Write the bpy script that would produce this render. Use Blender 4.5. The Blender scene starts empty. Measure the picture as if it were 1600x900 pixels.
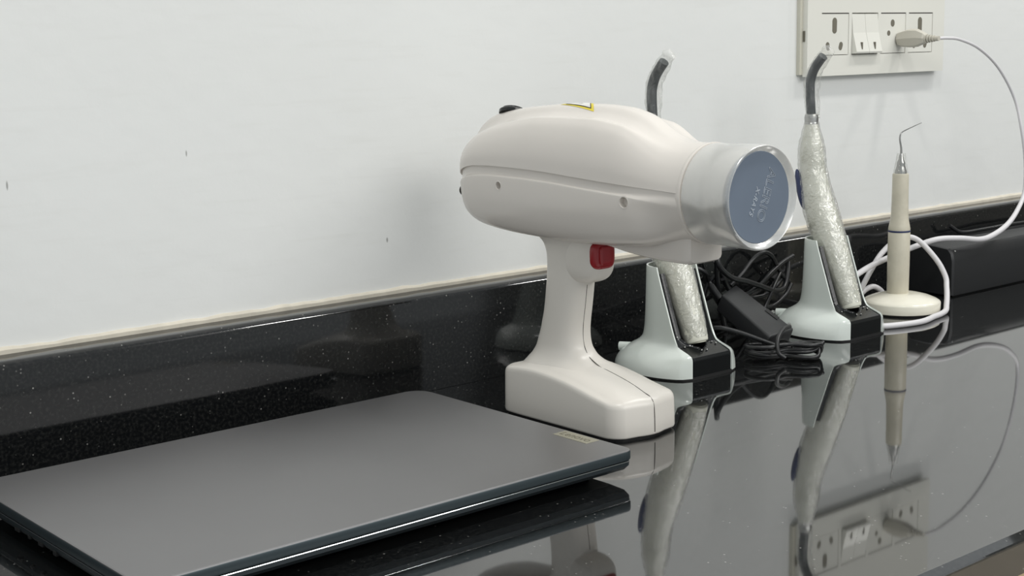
import bpy, bmesh, math, random
from mathutils import Vector, Matrix, noise
from mathutils.bvhtree import BVHTree
PI = math.pi
scene = bpy.context.scene
COL = scene.collection
random.seed(7)

# ------------------------------------------------------------------ camera
cam_data = bpy.data.cameras.new('camera')
cam = bpy.data.objects.new('camera', cam_data)
COL.objects.link(cam)
right = Vector((0.7614, -0.6480, -0.0191))
down = Vector((-0.1239, -0.1165, -0.9854))
fwd = Vector((0.6364, 0.7527, -0.1690))
cam.matrix_world = Matrix(((right.x, -down.x, -fwd.x, 0.0),
                           (right.y, -down.y, -fwd.y, 0.0),
                           (right.z, -down.z, -fwd.z, 0.285),
                           (0, 0, 0, 1)))
cam_data.sensor_width = 36.0
cam_data.lens = 36.0 * 2250 / 1600
cam_data.clip_start = 0.01
scene.camera = cam

# ------------------------------------------------------------------ light and exposure
world = bpy.data.worlds.new('room_light')
world.use_nodes = True
world.node_tree.nodes['Background'].inputs[0].default_value = (0.93, 0.98, 1.0, 1)
world.node_tree.nodes['Background'].inputs[1].default_value = 0.62
scene.world = world
scene.view_settings.view_transform = 'Standard'
scene.view_settings.look = 'None'
scene.view_settings.exposure = 0.0
scene.view_settings.gamma = 1.0
scene.view_settings.use_curve_mapping = False

def ceiling_lamp(x, y, z, power, size, color=(1, 0.985, 0.95), aim=None):
    d = bpy.data.lights.new('ceiling_lamp', 'AREA')
    d.shape = 'DISK'; d.size = size; d.energy = power; d.color = color
    o = bpy.data.objects.new('ceiling_lamp', d); COL.objects.link(o)
    o.location = (x, y, z)
    if aim: o.rotation_euler = (Vector(aim) - Vector((x, y, z))).to_track_quat('-Z', 'Y').to_euler()
    return o
for lx, ly, lz, p, s in ((0.35, 0.10, 2.0, 9, 0.22), (1.78, 0.15, 2.0, 9, 0.22), (2.60, 0.15, 2.0, 9, 0.22), (3.7, 0.15, 2.0, 8, 0.24)):
    ceiling_lamp(lx, ly, lz, p, s)
for fx, fp in ((0.3, 15), (1.3, 17), (2.5, 19)):
    ceiling_lamp(fx, -2.5, 1.9, fp, 1.3, aim=(0.9, 0.9, 0.2))

# ------------------------------------------------------------------ materials
def lin(c):
    return tuple((v / 255 / 12.92) if v / 255 <= 0.04045 else ((v / 255 + 0.055) / 1.055) ** 2.4 for v in c) + (1,)

def mat(name, col, rough=0.5, metal=0.0, spec=0.5, coat=0.0, bump=None, vary=None, trans=0.0, sss=0.0):
    """bump = (noise scale, strength, distance); vary = (noise scale, amount)"""
    m = bpy.data.materials.new(name); m.use_nodes = True
    nt = m.node_tree; b = nt.nodes['Principled BSDF']
    b.inputs['Base Color'].default_value = lin(col)
    b.inputs['Roughness'].default_value = rough
    b.inputs['Metallic'].default_value = metal
    b.inputs['Specular IOR Level'].default_value = spec
    b.inputs['Coat Weight'].default_value = coat
    b.inputs['Transmission Weight'].default_value = trans
    b.inputs['Subsurface Weight'].default_value = sss
    b.inputs['Subsurface Scale'].default_value = 0.004
    tc = nt.nodes.new('ShaderNodeTexCoord')
    if bump:
        n = nt.nodes.new('ShaderNodeTexNoise'); n.inputs['Scale'].default_value = bump[0]; n.inputs['Detail'].default_value = 4
        bp = nt.nodes.new('ShaderNodeBump'); bp.inputs['Strength'].default_value = bump[1]; bp.inputs['Distance'].default_value = bump[2]
        nt.links.new(tc.outputs['Object'], n.inputs['Vector'])
        nt.links.new(n.outputs['Fac'], bp.inputs['Height']); nt.links.new(bp.outputs['Normal'], b.inputs['Normal'])
    if vary:
        n = nt.nodes.new('ShaderNodeTexNoise'); n.inputs['Scale'].default_value = vary[0]; n.inputs['Detail'].default_value = 5
        mr = nt.nodes.new('ShaderNodeMapRange'); mr.inputs['From Min'].default_value = 0.3; mr.inputs['From Max'].default_value = 0.7
        mr.inputs['To Min'].default_value = 1 - vary[1]; mr.inputs['To Max'].default_value = 1.0
        mx = nt.nodes.new('ShaderNodeMix'); mx.data_type = 'RGBA'; mx.blend_type = 'MULTIPLY'; mx.inputs['Factor'].default_value = 1.0
        mx.inputs['A'].default_value = lin(col)
        nt.links.new(tc.outputs['Object'], n.inputs['Vector']); nt.links.new(n.outputs['Fac'], mr.inputs['Value'])
        nt.links.new(mr.outputs['Result'], mx.inputs['B']); nt.links.new(mx.outputs['Result'], b.inputs['Base Color'])
    return m

def granite(name, coat=0.0, ior=1.5, rough=0.035):
    m = mat(name, (24, 25, 26), rough=rough, spec=0.5, coat=coat)
    nt = m.node_tree; b = nt.nodes['Principled BSDF']; b.inputs['IOR'].default_value = ior
    tc = [n for n in nt.nodes if n.type == 'TEX_COORD'][0]
    # fine mottling
    n1 = nt.nodes.new('ShaderNodeTexNoise'); n1.inputs['Scale'].default_value = 420; n1.inputs['Detail'].default_value = 6
    r1 = nt.nodes.new('ShaderNodeValToRGB')
    r1.color_ramp.elements[0].position = 0.45; r1.color_ramp.elements[0].color = (0.0055, 0.006, 0.0065, 1)
    r1.color_ramp.elements[1].position = 0.75; r1.color_ramp.elements[1].color = (0.022, 0.0225, 0.0215, 1)
    # bright mineral flecks of two sizes
    v = nt.nodes.new('ShaderNodeTexVoronoi'); v.inputs['Scale'].default_value = 260
    r2 = nt.nodes.new('ShaderNodeMapRange'); r2.inputs['From Min'].default_value = 0.10; r2.inputs['From Max'].default_value = 0.20
    r2.inputs['To Min'].default_value = 1; r2.inputs['To Max'].default_value = 0
    n2 = nt.nodes.new('ShaderNodeTexNoise'); n2.inputs['Scale'].default_value = 60; n2.inputs['Detail'].default_value = 3
    r3 = nt.nodes.new('ShaderNodeMapRange'); r3.inputs['From Min'].default_value = 0.47; r3.inputs['From Max'].default_value = 0.66
    mu = nt.nodes.new('ShaderNodeMath'); mu.operation = 'MULTIPLY'
    sp = nt.nodes.new('ShaderNodeSeparateColor')
    gt = nt.nodes.new('ShaderNodeMath'); gt.operation = 'GREATER_THAN'; gt.inputs[1].default_value = 0.60
    mu2 = nt.nodes.new('ShaderNodeMath'); mu2.operation = 'MULTIPLY'
    mx = nt.nodes.new('ShaderNodeMix'); mx.data_type = 'RGBA'; mx.inputs['B'].default_value = (0.26, 0.255, 0.24, 1)
    L = nt.links.new
    for n in (n1, v, n2): L(tc.outputs['Object'], n.inputs['Vector'])
    L(n1.outputs['Fac'], r1.inputs['Fac']); L(v.outputs['Distance'], r2.inputs['Value']); L(n2.outputs['Fac'], r3.inputs['Value'])
    L(r2.outputs['Result'], mu.inputs[0]); L(r3.outputs['Result'], mu.inputs[1])
    L(v.outputs['Color'], sp.inputs['Color']); L(sp.outputs['Red'], gt.inputs[0])
    L(mu.outputs[0], mu2.inputs[0]); L(gt.outputs[0], mu2.inputs[1])
    L(r1.outputs['Color'], mx.inputs['A']); L(mu2.outputs[0], mx.inputs['Factor']); L(mx.outputs['Result'], b.inputs['Base Color'])
    return m

def film(name, clear=0.86, bump=0.5, scale=160, rough=0.07, dif=0.5):
    m = bpy.data.materials.new(name); m.use_nodes = True
    nt = m.node_tree; nt.nodes.clear()
    out = nt.nodes.new('ShaderNodeOutputMaterial')
    tr = nt.nodes.new('ShaderNodeBsdfTransparent'); tr.inputs[0].default_value = (0.97, 0.97, 0.96, 1)
    gl = nt.nodes.new('ShaderNodeBsdfGlossy'); gl.inputs['Roughness'].default_value = rough
    df = nt.nodes.new('ShaderNodeBsdfDiffuse'); df.inputs[0].default_value = (0.85, 0.86, 0.85, 1)
    ms = nt.nodes.new('ShaderNodeMixShader'); ms.inputs[0].default_value = dif
    mx = nt.nodes.new('ShaderNodeMixShader')
    lw = nt.nodes.new('ShaderNodeLayerWeight'); lw.inputs['Blend'].default_value = 0.25
    mr = nt.nodes.new('ShaderNodeMapRange'); mr.inputs['To Min'].default_value = 1 - clear; mr.inputs['To Max'].default_value = min(0.9, 1 - clear + 0.5)
    tc = nt.nodes.new('ShaderNodeTexCoord')
    n = nt.nodes.new('ShaderNodeTexNoise'); n.inputs['Scale'].default_value = scale; n.inputs['Detail'].default_value = 3; n.inputs['Distortion'].default_value = 1.5
    bp = nt.nodes.new('ShaderNodeBump'); bp.inputs['Strength'].default_value = bump; bp.inputs['Distance'].default_value = 0.002
    L = nt.links.new
    L(tc.outputs['Object'], n.inputs['Vector']); L(n.outputs['Fac'], bp.inputs['Height'])
    L(bp.outputs['Normal'], gl.inputs['Normal']); L(bp.outputs['Normal'], lw.inputs['Normal'])
    L(lw.outputs['Facing'], mr.inputs['Value']); L(gl.outputs[0], ms.inputs[1]); L(df.outputs[0], ms.inputs[2])
    L(mr.outputs['Result'], mx.inputs[0]); L(tr.outputs[0], mx.inputs[1]); L(ms.outputs[0], mx.inputs[2]); L(mx.outputs[0], out.inputs[0])
    return m

def wall_paint():
    m = mat('wall_paint', (229, 230, 228), rough=0.6, bump=(55, 0.10, 0.004), vary=(3.0, 0.04))
    nt = m.node_tree; b = nt.nodes['Principled BSDF']; L = nt.links.new
    tc = [n for n in nt.nodes if n.type == 'TEX_COORD'][0]
    src = b.inputs['Base Color'].links[0].from_socket
    # small dark chips in the paint
    prev = src
    for (x, z, sx, sz) in ((0.5018, 0.2084, 0.0006, 0.0022), (0.3674, 0.1954, 0.0007, 0.0030), (0.6786, 0.1262, 0.0009, 0.0020)):
        mp = nt.nodes.new('ShaderNodeMapping'); mp.inputs['Location'].default_value = (-x / sx, -0.96, -z / sz)
        mp.inputs['Scale'].default_value = (1 / sx, 1, 1 / sz)
        ln = nt.nodes.new('ShaderNodeVectorMath'); ln.operation = 'LENGTH'
        lt = nt.nodes.new('ShaderNodeMapRange'); lt.inputs['From Min'].default_value = 0.6; lt.inputs['From Max'].default_value = 1.3
        lt.inputs['To Min'].default_value = 0.65; lt.inputs['To Max'].default_value = 0
        mx = nt.nodes.new('ShaderNodeMix'); mx.data_type = 'RGBA'; mx.inputs['B'].default_value = lin((105, 103, 98))
        L(tc.outputs['Object'], mp.inputs['Vector']); L(mp.outputs[0], ln.inputs[0]); L(ln.outputs['Value'], lt.inputs['Value'])
        L(lt.outputs['Result'], mx.inputs['Factor']); L(prev, mx.inputs['A']); prev = mx.outputs['Result']
    # faint trowel streaks low on the wall
    mp = nt.nodes.new('ShaderNodeMapping'); mp.inputs['Scale'].default_value = (6, 1, 60)
    ns = nt.nodes.new('ShaderNodeTexNoise'); ns.inputs['Scale'].default_value = 2.5; ns.inputs['Detail'].default_value = 4
    rr = nt.nodes.new('ShaderNodeMapRange'); rr.inputs['From Min'].default_value = 0.56; rr.inputs['From Max'].default_value = 0.75
    rr.inputs['To Max'].default_value = 0.07
    mx = nt.nodes.new('ShaderNodeMix'); mx.data_type = 'RGBA'; mx.inputs['B'].default_value = lin((190, 188, 178))
    L(tc.outputs['Object'], mp.inputs['Vector']); L(mp.outputs[0], ns.inputs['Vector']); L(ns.outputs['Fac'], rr.inputs['Value'])
    L(rr.outputs['Result'], mx.inputs['Factor']); L(prev, mx.inputs['A']); L(mx.outputs['Result'], b.inputs['Base Color'])
    return m

M = dict(
    wall=wall_paint(),
    granite=granite('black_galaxy_granite', ior=2.15, coat=0.22),
    granite_side=granite('black_granite_nosing', rough=0.075),
    wall_grey=mat('added_wall_grey', (112, 112, 108), rough=0.6, bump=(55, 0.10, 0.004)),
    plaster=mat('bare_plaster', (214, 207, 192), rough=0.9, bump=(200, 0.3, 0.001), vary=(60, 0.14)),
    laminate=mat('beige_laminate', (205, 180, 148), rough=0.5, vary=(20, 0.1)),
    floor=mat('floor_tile', (190, 180, 165), rough=0.35, vary=(5, 0.1)),
    shell=mat('ivory_plastic', (223, 217, 210), rough=0.22, spec=0.5, bump=(25, 0.03, 0.002)),
    shell_matt=mat('ivory_plastic_grip', (226, 221, 213), rough=0.30, spec=0.5),
    dark=mat('black_plastic', (20, 22, 23), rough=0.16, spec=0.5, bump=(500, 0.15, 0.0005)),
    dark_matt=mat('dark_grey_plastic', (33, 34, 36), rough=0.42, bump=(900, 0.15, 0.0006)),
    rubber=mat('black_rubber', (14, 14, 15), rough=0.6),
    gap=mat('dark_recess', (58, 54, 50), rough=0.9),
    red=mat('red_plastic', (152, 26, 34), rough=0.30, spec=0.5),
    disc=mat('blue_grey_disc', (110, 121, 136), rough=0.26, spec=0.4, vary=(30, 0.06)),
    emboss=mat('embossed_lettering', (172, 180, 190), rough=0.4),
    yellow=mat('yellow_label', (228, 208, 58), rough=0.45),
    white_label=mat('white_label', (226, 225, 220), rough=0.5),
    print=mat('black_print', (48, 46, 40), rough=0.6),
    cream=mat('cream_plastic', (232, 228, 213), rough=0.22, coat=0.25),
    cream_wrap=mat('cream_handpiece', (208, 202, 184), rough=0.30, bump=(120, 0.25, 0.002), vary=(70, 0.10)),
    white_gloss=mat('white_gloss_plastic', (224, 231, 225), rough=0.14, coat=0.35),
    white_dev=mat('white_handpiece', (226, 226, 212), rough=0.25, vary=(60, 0.06)),
    ring=mat('dark_blue_ring', (48, 56, 92), rough=0.35),
    steel=mat('steel', (168, 168, 166), rough=0.22, metal=1.0),
    silver=mat('silver_collar', (176, 176, 174), rough=0.28, metal=0.9),
    rod=mat('black_light_guide', (27, 36, 40), rough=0.35, coat=0.1),
    lid=mat('grey_aluminium_lid', (145, 144, 145), rough=0.36, metal=0.85, vary=(14, 0.05)),
    lid_edge=mat('slate_laptop_edge', (62, 72, 76), rough=0.38, metal=0.5),
    bright=mat('polished_chamfer', (235, 240, 242), rough=0.12, metal=1.0),
    base=mat('slate_laptop_base', (50, 58, 62), rough=0.40, metal=0.4),
    nameplate=mat('satin_nameplate', (168, 164, 146), rough=0.4, metal=0.4),
    nameprint=mat('grey_nameprint', (108, 104, 88), rough=0.5),
    switch=mat('white_switch_plastic', (228, 227, 219), rough=0.30, spec=0.5),
    switch_side=mat('cream_switch_frame', (205, 202, 188), rough=0.4),
    hole=mat('socket_hole', (112, 108, 96), rough=0.8),
    plug=mat('grey_white_plug', (196, 192, 180), rough=0.45),
    cable=mat('white_cable', (214, 212, 214), rough=0.40),
    cable_black=mat('black_cable', (22, 23, 25), rough=0.33),
    cap=film('translucent_cap', clear=0.52, bump=0.0, rough=0.22),
    film=film('clear_film', clear=0.74, bump=1.0, scale=170, dif=0.22),
    film_thin=film('clear_film_sleeve', clear=0.93, bump=0.9, scale=300),
)

# ------------------------------------------------------------------ helpers
def tag(o, label=None, cat=None, group=None, kind=None):
    if label: o['label'] = label
    if cat: o['category'] = cat
    if group: o['group'] = group
    if kind: o['kind'] = kind
    return o

def empty(name, loc, rz=0.0):
    o = bpy.data.objects.new(name, None); COL.objects.link(o)
    o.empty_display_size = 0.02; o.location = loc; o.rotation_euler = (0, 0, rz)
    return o

def link(name, me, m, parent=None, smooth=True, angle=None):
    o = bpy.data.objects.new(name, me); COL.objects.link(o)
    if m is not None:
        me.materials.clear(); me.materials.append(m)
    if smooth:
        for p in me.polygons: p.use_smooth = True
        if angle is not None:
            try: me.set_sharp_from_angle(angle=math.radians(angle))
            except Exception: pass
    if parent: o.parent = parent
    return o

def obj(name, bm, m, parent=None, smooth=True, angle=40, fix=True):
    if fix: bmesh.ops.recalc_face_normals(bm, faces=bm.faces)
    me = bpy.data.meshes.new(name); bm.to_mesh(me); bm.free()
    return link(name, me, m, parent, smooth, angle)

def box(bm, x0, x1, y0, y1, z0, z1, bev=0.0, seg=2):
    r = bmesh.ops.create_cube(bm, size=1)
    vs = r['verts']
    for v in vs:
        v.co = Vector(((x0 + x1) / 2 + v.co.x * (x1 - x0), (y0 + y1) / 2 + v.co.y * (y1 - y0), (z0 + z1) / 2 + v.co.z * (z1 - z0)))
    if bev > 0:
        es = list({e for v in vs for e in v.link_edges})
        bmesh.ops.bevel(bm, geom=es, offset=bev, segments=seg, profile=0.5, affect='EDGES')
    return bm

def BX(*a, **k):
    return box(bmesh.new(), *a, **k)

def loft(bm, rings, closed=True, cap0=True, cap1=True):
    vr = [[bm.verts.new(p) for p in r] for r in rings]
    n = len(rings[0])
    for a, b in zip(vr[:-1], vr[1:]):
        for i in range(n if closed else n - 1):
            j = (i + 1) % n
            try: bm.faces.new((a[i], a[j], b[j], b[i]))
            except ValueError: pass
    if closed and cap0: bm.faces.new(list(reversed(vr[0])))
    if closed and cap1: bm.faces.new(vr[-1])
    return vr

def lathe(prof, cx=0, cy=0, n=48, cap=True):
    bm = bmesh.new()
    rings = [[(cx + r * math.cos(2 * PI * i / n), cy + r * math.sin(2 * PI * i / n), z) for i in range(n)] for r, z in prof]
    loft(bm, rings, True, cap, cap)
    return bm

def catmull(pts, per=8):
    P = [Vector(p) for p in pts]
    P = [P[0] * 2 - P[1]] + P + [P[-1] * 2 - P[-2]]
    out = []
    for i in range(1, len(P) - 2):
        for k in range(per):
            t = k / per
            a, b, c, d = P[i - 1], P[i], P[i + 1], P[i + 2]
            out.append(0.5 * ((2 * b) + (c - a) * t + (2 * a - 5 * b + 4 * c - d) * t * t + (3 * b - a - 3 * c + d) * t ** 3))
    out.append(P[-2].copy())
    return out

def tube(bm, pts, rad, n=12, squash=1.0):
    """rad: number or function of 0..1"""
    N = len(pts)
    f = rad if callable(rad) else (lambda t: rad)
    tan = [(pts[min(i + 1, N - 1)] - pts[max(i - 1, 0)]).normalized() for i in range(N)]
    up = Vector((0, 0, 1)) if abs(tan[0].z) < 0.9 else Vector((1, 0, 0))
    nrm = (up - tan[0] * up.dot(tan[0])).normalized()
    rings = []
    for i in range(N):
        nrm = (nrm - tan[i] * nrm.dot(tan[i])).normalized()
        bi = tan[i].cross(nrm)
        r = f(i / (N - 1))
        rings.append([pts[i] + nrm * (r * math.cos(2 * PI * k / n)) + bi * (r * squash * math.sin(2 * PI * k / n)) for k in range(n)])
    loft(bm, rings)
    return bm

def cable(name, pts, rad, m, parent=None, per=8, n=12):
    bm = bmesh.new(); tube(bm, catmull(pts, per), rad, n)
    return obj(name, bm, m, parent)

def interp(tab, x):
    """smooth (monotone-ish cubic) interpolation in a table of (x, y)"""
    if x <= tab[0][0]: return tab[0][1]
    if x >= tab[-1][0]: return tab[-1][1]
    for i in range(len(tab) - 1):
        if tab[i][0] <= x <= tab[i + 1][0]:
            break
    x0, y0 = tab[i]; x1, y1 = tab[i + 1]
    def slope(j):
        if j <= 0 or j >= len(tab) - 1:
            k = 0 if j <= 0 else len(tab) - 2
            return (tab[k + 1][1] - tab[k][1]) / (tab[k + 1][0] - tab[k][0])
        a = (tab[j][1] - tab[j - 1][1]) / (tab[j][0] - tab[j - 1][0]); b = (tab[j + 1][1] - tab[j][1]) / (tab[j + 1][0] - tab[j][0])
        return 0 if a * b <= 0 else 2 * a * b / (a + b)
    h = x1 - x0; t = (x - x0) / h; m0 = slope(i) * h; m1 = slope(i + 1) * h
    return (2 * t ** 3 - 3 * t * t + 1) * y0 + (t ** 3 - 2 * t * t + t) * m0 + (-2 * t ** 3 + 3 * t * t) * y1 + (t ** 3 - t * t) * m1

def superell(a, b, n, k, count):
    th = 2 * PI * k / count
    c, s = math.cos(th), math.sin(th)
    return (math.copysign(abs(c) ** (2 / n), c) * a, math.copysign(abs(s) ** (2 / n), s) * b)

def text_mesh(name, body, size, m, parent, matrix, extrude=0.0002, shear=0.0, outline=0.0, space=1.0):
    cu = bpy.data.curves.new(name + '_text', 'FONT'); cu.body = body; cu.size = size; cu.extrude = extrude
    cu.shear = shear; cu.align_x = 'CENTER'; cu.align_y = 'CENTER'; cu.space_character = space
    if outline: cu.fill_mode = 'NONE'; cu.bevel_depth = outline; cu.bevel_resolution = 0; cu.extrude = 0
    t = bpy.data.objects.new(name, cu); COL.objects.link(t)
    dg = bpy.context.evaluated_depsgraph_get()
    me = bpy.data.meshes.new_from_object(t.evaluated_get(dg))
    bpy.data.objects.remove(t); bpy.data.curves.remove(cu)
    me.name = name; me.transform(matrix)
    return link(name, me, m, parent, smooth=False)

# ------------------------------------------------------------------ the setting
WY = 0.960          # painted wall
SY = 0.9333         # front of the granite upstand
def struct(name, bm, m, smooth=False):
    o = obj(name, bm, m, None, smooth); o['kind'] = 'structure'; return o
struct('wall_back', BX(-1.6, 4.2, WY, WY + 0.12, -0.85, 2.4), M['wall'])
struct('floor', BX(-1.6, 4.2, -1.6, WY, -0.90, -0.85), M['floor'])
struct('added_wall_right', BX(4.2, 4.32, -3.4, WY, -0.85, 2.4), M['wall_grey'])  # unseen wall, added so the upstand and case reflect something darker
# rough plaster strip left along the top of the upstand
bm = bmesh.new()
rings = []
for i in range(700):
    x = -1.2 + 4.2 * i / 699
    j = noise.noise(Vector((x * 60, 0, 0))) * 0.0006 + noise.noise(Vector((x * 14, 3, 0))) * 0.0006
    rings.append([(x, 0.9568, 0.0785), (x, 0.9568, 0.0838 + j), (x, 0.9578, 0.0848 + j * 1.4), (x, 0.9602, 0.0856 + j * 2), (x, 0.9602, 0.0785)])
loft(bm, rings)
struct('trim_1', bm, M['plaster'], True)

# worktop: polished slab with a chamfered front nosing
def extrude_x(prof, x0, x1, m, name, label, cat, angle=6):
    bm = bmesh.new(); loft(bm, [[(x0, y, z) for y, z in prof], [(x1, y, z) for y, z in prof]])
    o = obj(name, bm, m, None, True, angle); tag(o, label, cat); return o
extrude_x([(0.958, 0), (0.4206, 0), (0.4202, -0.0001), (0.4150, -0.0023), (0.4141, -0.0030), (0.4140, -0.0040), (0.4160, -0.0240), (0.4170, -0.0250), (0.958, -0.0250)],
          -1.2, 3.0, M['granite'], 'granite_worktop', 'long polished black speckled granite worktop that everything stands on', 'worktop')
# upstand with rounded nose
prof = [(SY, 0.0002), (SY, 0.0765)]
for k in range(1, 9):
    a = k / 8 * PI / 2
    prof.append((SY + 0.0065 * (1 - math.cos(a)), 0.0765 + 0.0042 * math.sin(a)))
prof += [(0.9585, 0.0812), (0.9585, 0.0002)]
extrude_x(prof, -1.2, 3.0, M['granite_side'], 'granite_upstand', 'black granite upstand strip running along the foot of the white wall', 'backsplash', 14)
# cabinet below the worktop
t = empty('base_cabinet', (1.0, 0.7, -0.85)); tag(t, 'beige laminate cabinet under the front edge of the worktop', 'cabinet')
obj('body', BX(-2.1, 1.9, -0.24, 0.24, 0.0, 0.824), M['laminate'], t, False)
for k in range(6):
    x0 = -2.1 + k * 0.6667
    d = obj('door', BX(x0 + 0.003, x0 + 0.6637, -0.258, -0.2405, 0.09, 0.822, bev=0.002), M['laminate'], t, False)

# ------------------------------------------------------------------ handheld x-ray unit
GX, GY = 0.730, 0.775
gun = empty('handheld_xray_unit', (GX, GY, 0.0))
tag(gun, 'ivory pistol-shaped handheld x-ray machine standing behind the closed laptop', 'x-ray machine')
# local axes: x across, y = -u (u runs towards the cone), z up
W_T = [(-.128, .0), (-.127, .012), (-.124, .0195), (-.118, .0265), (-.108, .0325), (-.095, .0370), (-.075, .0402), (-.045, .0415), (0, .0418), (.04, .0408), (.08, .0380), (.105, .0355), (.1235, .0340)]
ZT = [(-.128, .2000), (-.126, .2090), (-.122, .2150), (-.115, .2215), (-.105, .2270), (-.096, .2300), (-.070, .2340), (-.047, .2364), (-.018, .2384), (.020, .2390), (.045, .2375), (.062, .2335), (.086, .2240), (.105, .2175), (.1235, .2152)]
ZB = [(-.128, .1650), (-.1265, .1590), (-.122, .1535), (-.113, .1475), (-.09, .1415), (-.05, .1385), (0, .1375), (.05, .1390), (.1, .1440), (.1235, .1470)]
ZS = [(-.128, .1760), (-.126, .1785), (-.120, .1830), (-.105, .1885), (-.085, .1918), (-.06, .1928), (-.03, .1925), (0, .1915), (.03, .1895), (.06, .1875), (.094, .1850), (.1235, .1835)]
ZSH = [(-.128, .1940), (-.122, .2020), (-.110, .2085), (-.098, .2140), (-.074, .2215), (-.05, .2262), (-.015, .2300), (.03, .2300), (.06, .2262), (.085, .2200), (.105, .2145), (.1235, .2100)]
def stations():
    us = [-.128, -.1276, -.127, -.126, -.1245, -.1225, -.120]
    u = -.117
    while u < .1235:
        us.append(u); u += .004
    us.append(.1235); return us
def half_catmull(ctrl, per=5):
    return [(p.x, p.y) for p in catmull([Vector((a, b, 0)) for a, b in ctrl], per)]
def upper_half(u):
    W = interp(W_T, u); zs = interp(ZS, u); zt = interp(ZT, u); zh = interp(ZSH, u)
    ws = W * 0.60
    d = zh - zs
    c = [(W, zs), (W * 1.0, zs + d * 0.30), (W * 0.94, zs + d * 0.60), (W * 0.83, zs + d * 0.84), (W * 0.72, zs + d * 0.965), (W * 0.66, zh + 0.0002), (W * 0.60, zh + 0.0003),
         (W * 0.48, zh * 0.92 + zt * 0.08 - 0.0005), (W * 0.33, zh * 0.62 + zt * 0.38 - 0.0004), (W * 0.17, zh * 0.14 + zt * 0.86), (0, zt)]
    k = max(0.0, min(1.0, (u - 0.062) / 0.058)); k = k * k * (3 - 2 * k)
    a0 = math.asin(max(-1, min(1, (zs - 0.1811) / 0.0340)))
    out = []
    for i, (x, z) in enumerate(c):
        a = a0 + (PI / 2 - a0) * i / 10
        out.append((x * (1 - k) + 0.0340 * math.cos(a) * k, z * (1 - k) + (0.1811 + 0.0340 * math.sin(a)) * k))
    out = half_catmull(out)
    if u > -.1275: out = [(out[0][0] - 0.0022, out[0][1] + 0.0004), (out[0][0] - 0.0006, out[0][1] - 0.0002)] + out
    else: out = [out[0], out[0]] + out
    return out
def lower_half(u):
    W = interp(W_T, u); zs = interp(ZS, u); zb = interp(ZB, u)
    q = min(1.0, W / 0.02); d = zs - zb
    i1 = 0.0022 * q; band = 0.0068 * q
    c = [(W - i1, zs + 0.0012), (W - i1, zs - 0.001 * q), (W - i1 * 1.02, zs - band * 0.8), (W - i1 * 0.30, zs - band * 1.08), (W * 0.995, zs - band * 1.25),
         (W * 0.985, zs - d * 0.36), (W * 0.955, zs - d * 0.54), (W * 0.88, zs - d * 0.74), (W * 0.74, zs - d * 0.89), (W * 0.52, zs - d * 0.965), (W * 0.26, zs - d * 0.995), (0, zb)]
    k = max(0.0, min(1.0, (u - 0.080) / 0.042)); k = k * k * (3 - 2 * k)
    a0 = math.asin(max(-1, min(1, (zs - 0.1811) / 0.0340)))
    out = []
    for i, (x, z) in enumerate(c):
        a = a0 - (PI / 2 + a0) * max(0, (i - 2)) / 9 if i > 2 else a0 - 0.02 * i
        kk = k if i > 4 else k * 0.6
        out.append((x * (1 - kk) + 0.0340 * math.cos(a) * kk, z * (1 - kk) + (0.1811 + 0.0340 * math.sin(a)) * kk))
    return half_catmull(out, 4)
def shell(fn, closed=False):
    bm = bmesh.new(); rings = []
    for u in stations():
        h = fn(u)
        rings.append([(-x, -u, z) for x, z in h] + [(x, -u, z) for x, z in reversed(h[:-1])])
    loft(bm, rings, closed=closed)
    if not closed: bmesh.ops.remove_doubles(bm, verts=bm.verts, dist=0.00003)
    return bm
up = obj('upper_shell', shell(upper_half), M['shell'], gun, angle=38)
lo = obj('lower_shell', shell(lower_half), M['shell'], gun, angle=38)
dg = bpy.context.evaluated_depsgraph_get()
def bvh_of(o):
    b = bmesh.new(); b.from_mesh(o.data); t = BVHTree.FromBMesh(b); b.free(); return t
bvh_up, bvh_lo = bvh_of(up), bvh_of(lo)
# screw holes on the side: cut round pockets, line them with a recessed cup
def screw_hole(u, z, r):
    hit = bvh_lo.ray_cast(Vector((-0.2, -u, z)), Vector((1, 0, 0)))
    p, nrm = hit[0], hit[1]
    if nrm.x > 0: nrm = -nrm
    q = nrm.to_track_quat('Z', 'Y').to_matrix().to_4x4(); q.translation = p
    eb = bmesh.new(); eb.from_mesh(lo.data)          # press a pocket into the finely divided wall
    near = [f for f in eb.faces if (f.calc_center_median() - p).length < r * 2.0]
    bmesh.ops.subdivide_edges(eb, edges=list({e for f in near for e in f.edges}), cuts=9, use_grid_fill=True)
    for v in eb.verts:
        w = v.co - p; dist = (w - nrm * w.dot(nrm)).length
        if dist < r * 1.12 and w.length < r * 2:
            v.co -= nrm * .0065 * min(1, (r * 1.12 - dist) / .0004)
    eb.to_mesh(lo.data); eb.free()
    for f in lo.data.polygons: f.use_smooth = True
    bm = bmesh.new()
    rings = []
    for rr, dz in ((r * 1.30, -0.00012), (r * 1.14, 0.00016), (r * 1.02, 0.00010), (r, -0.0004), (r * 0.97, -0.0045), (r * 0.5, -0.0048)):
        rings.append([q @ Vector((rr * math.cos(2 * PI * k / 28), rr * math.sin(2 * PI * k / 28), dz)) for k in range(28)])
    loft(bm, rings, True, False, True)
    obj('screw_hole', bm, M['shell'], gun)
screw_hole(-.0537, .1783, .0029)
screw_hole(.0764, .1747, .0037)
# charging port at the back
bm = bmesh.new(); bmesh.ops.create_uvsphere(bm, u_segments=20, v_segments=12, radius=1, matrix=Matrix.Translation((-0.0200, 0.1215, 0.1690)) @ Matrix.Diagonal((.0045, .0022, .0045, 1)))
obj('charging_port', bm, M['gap'], gun)
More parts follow.
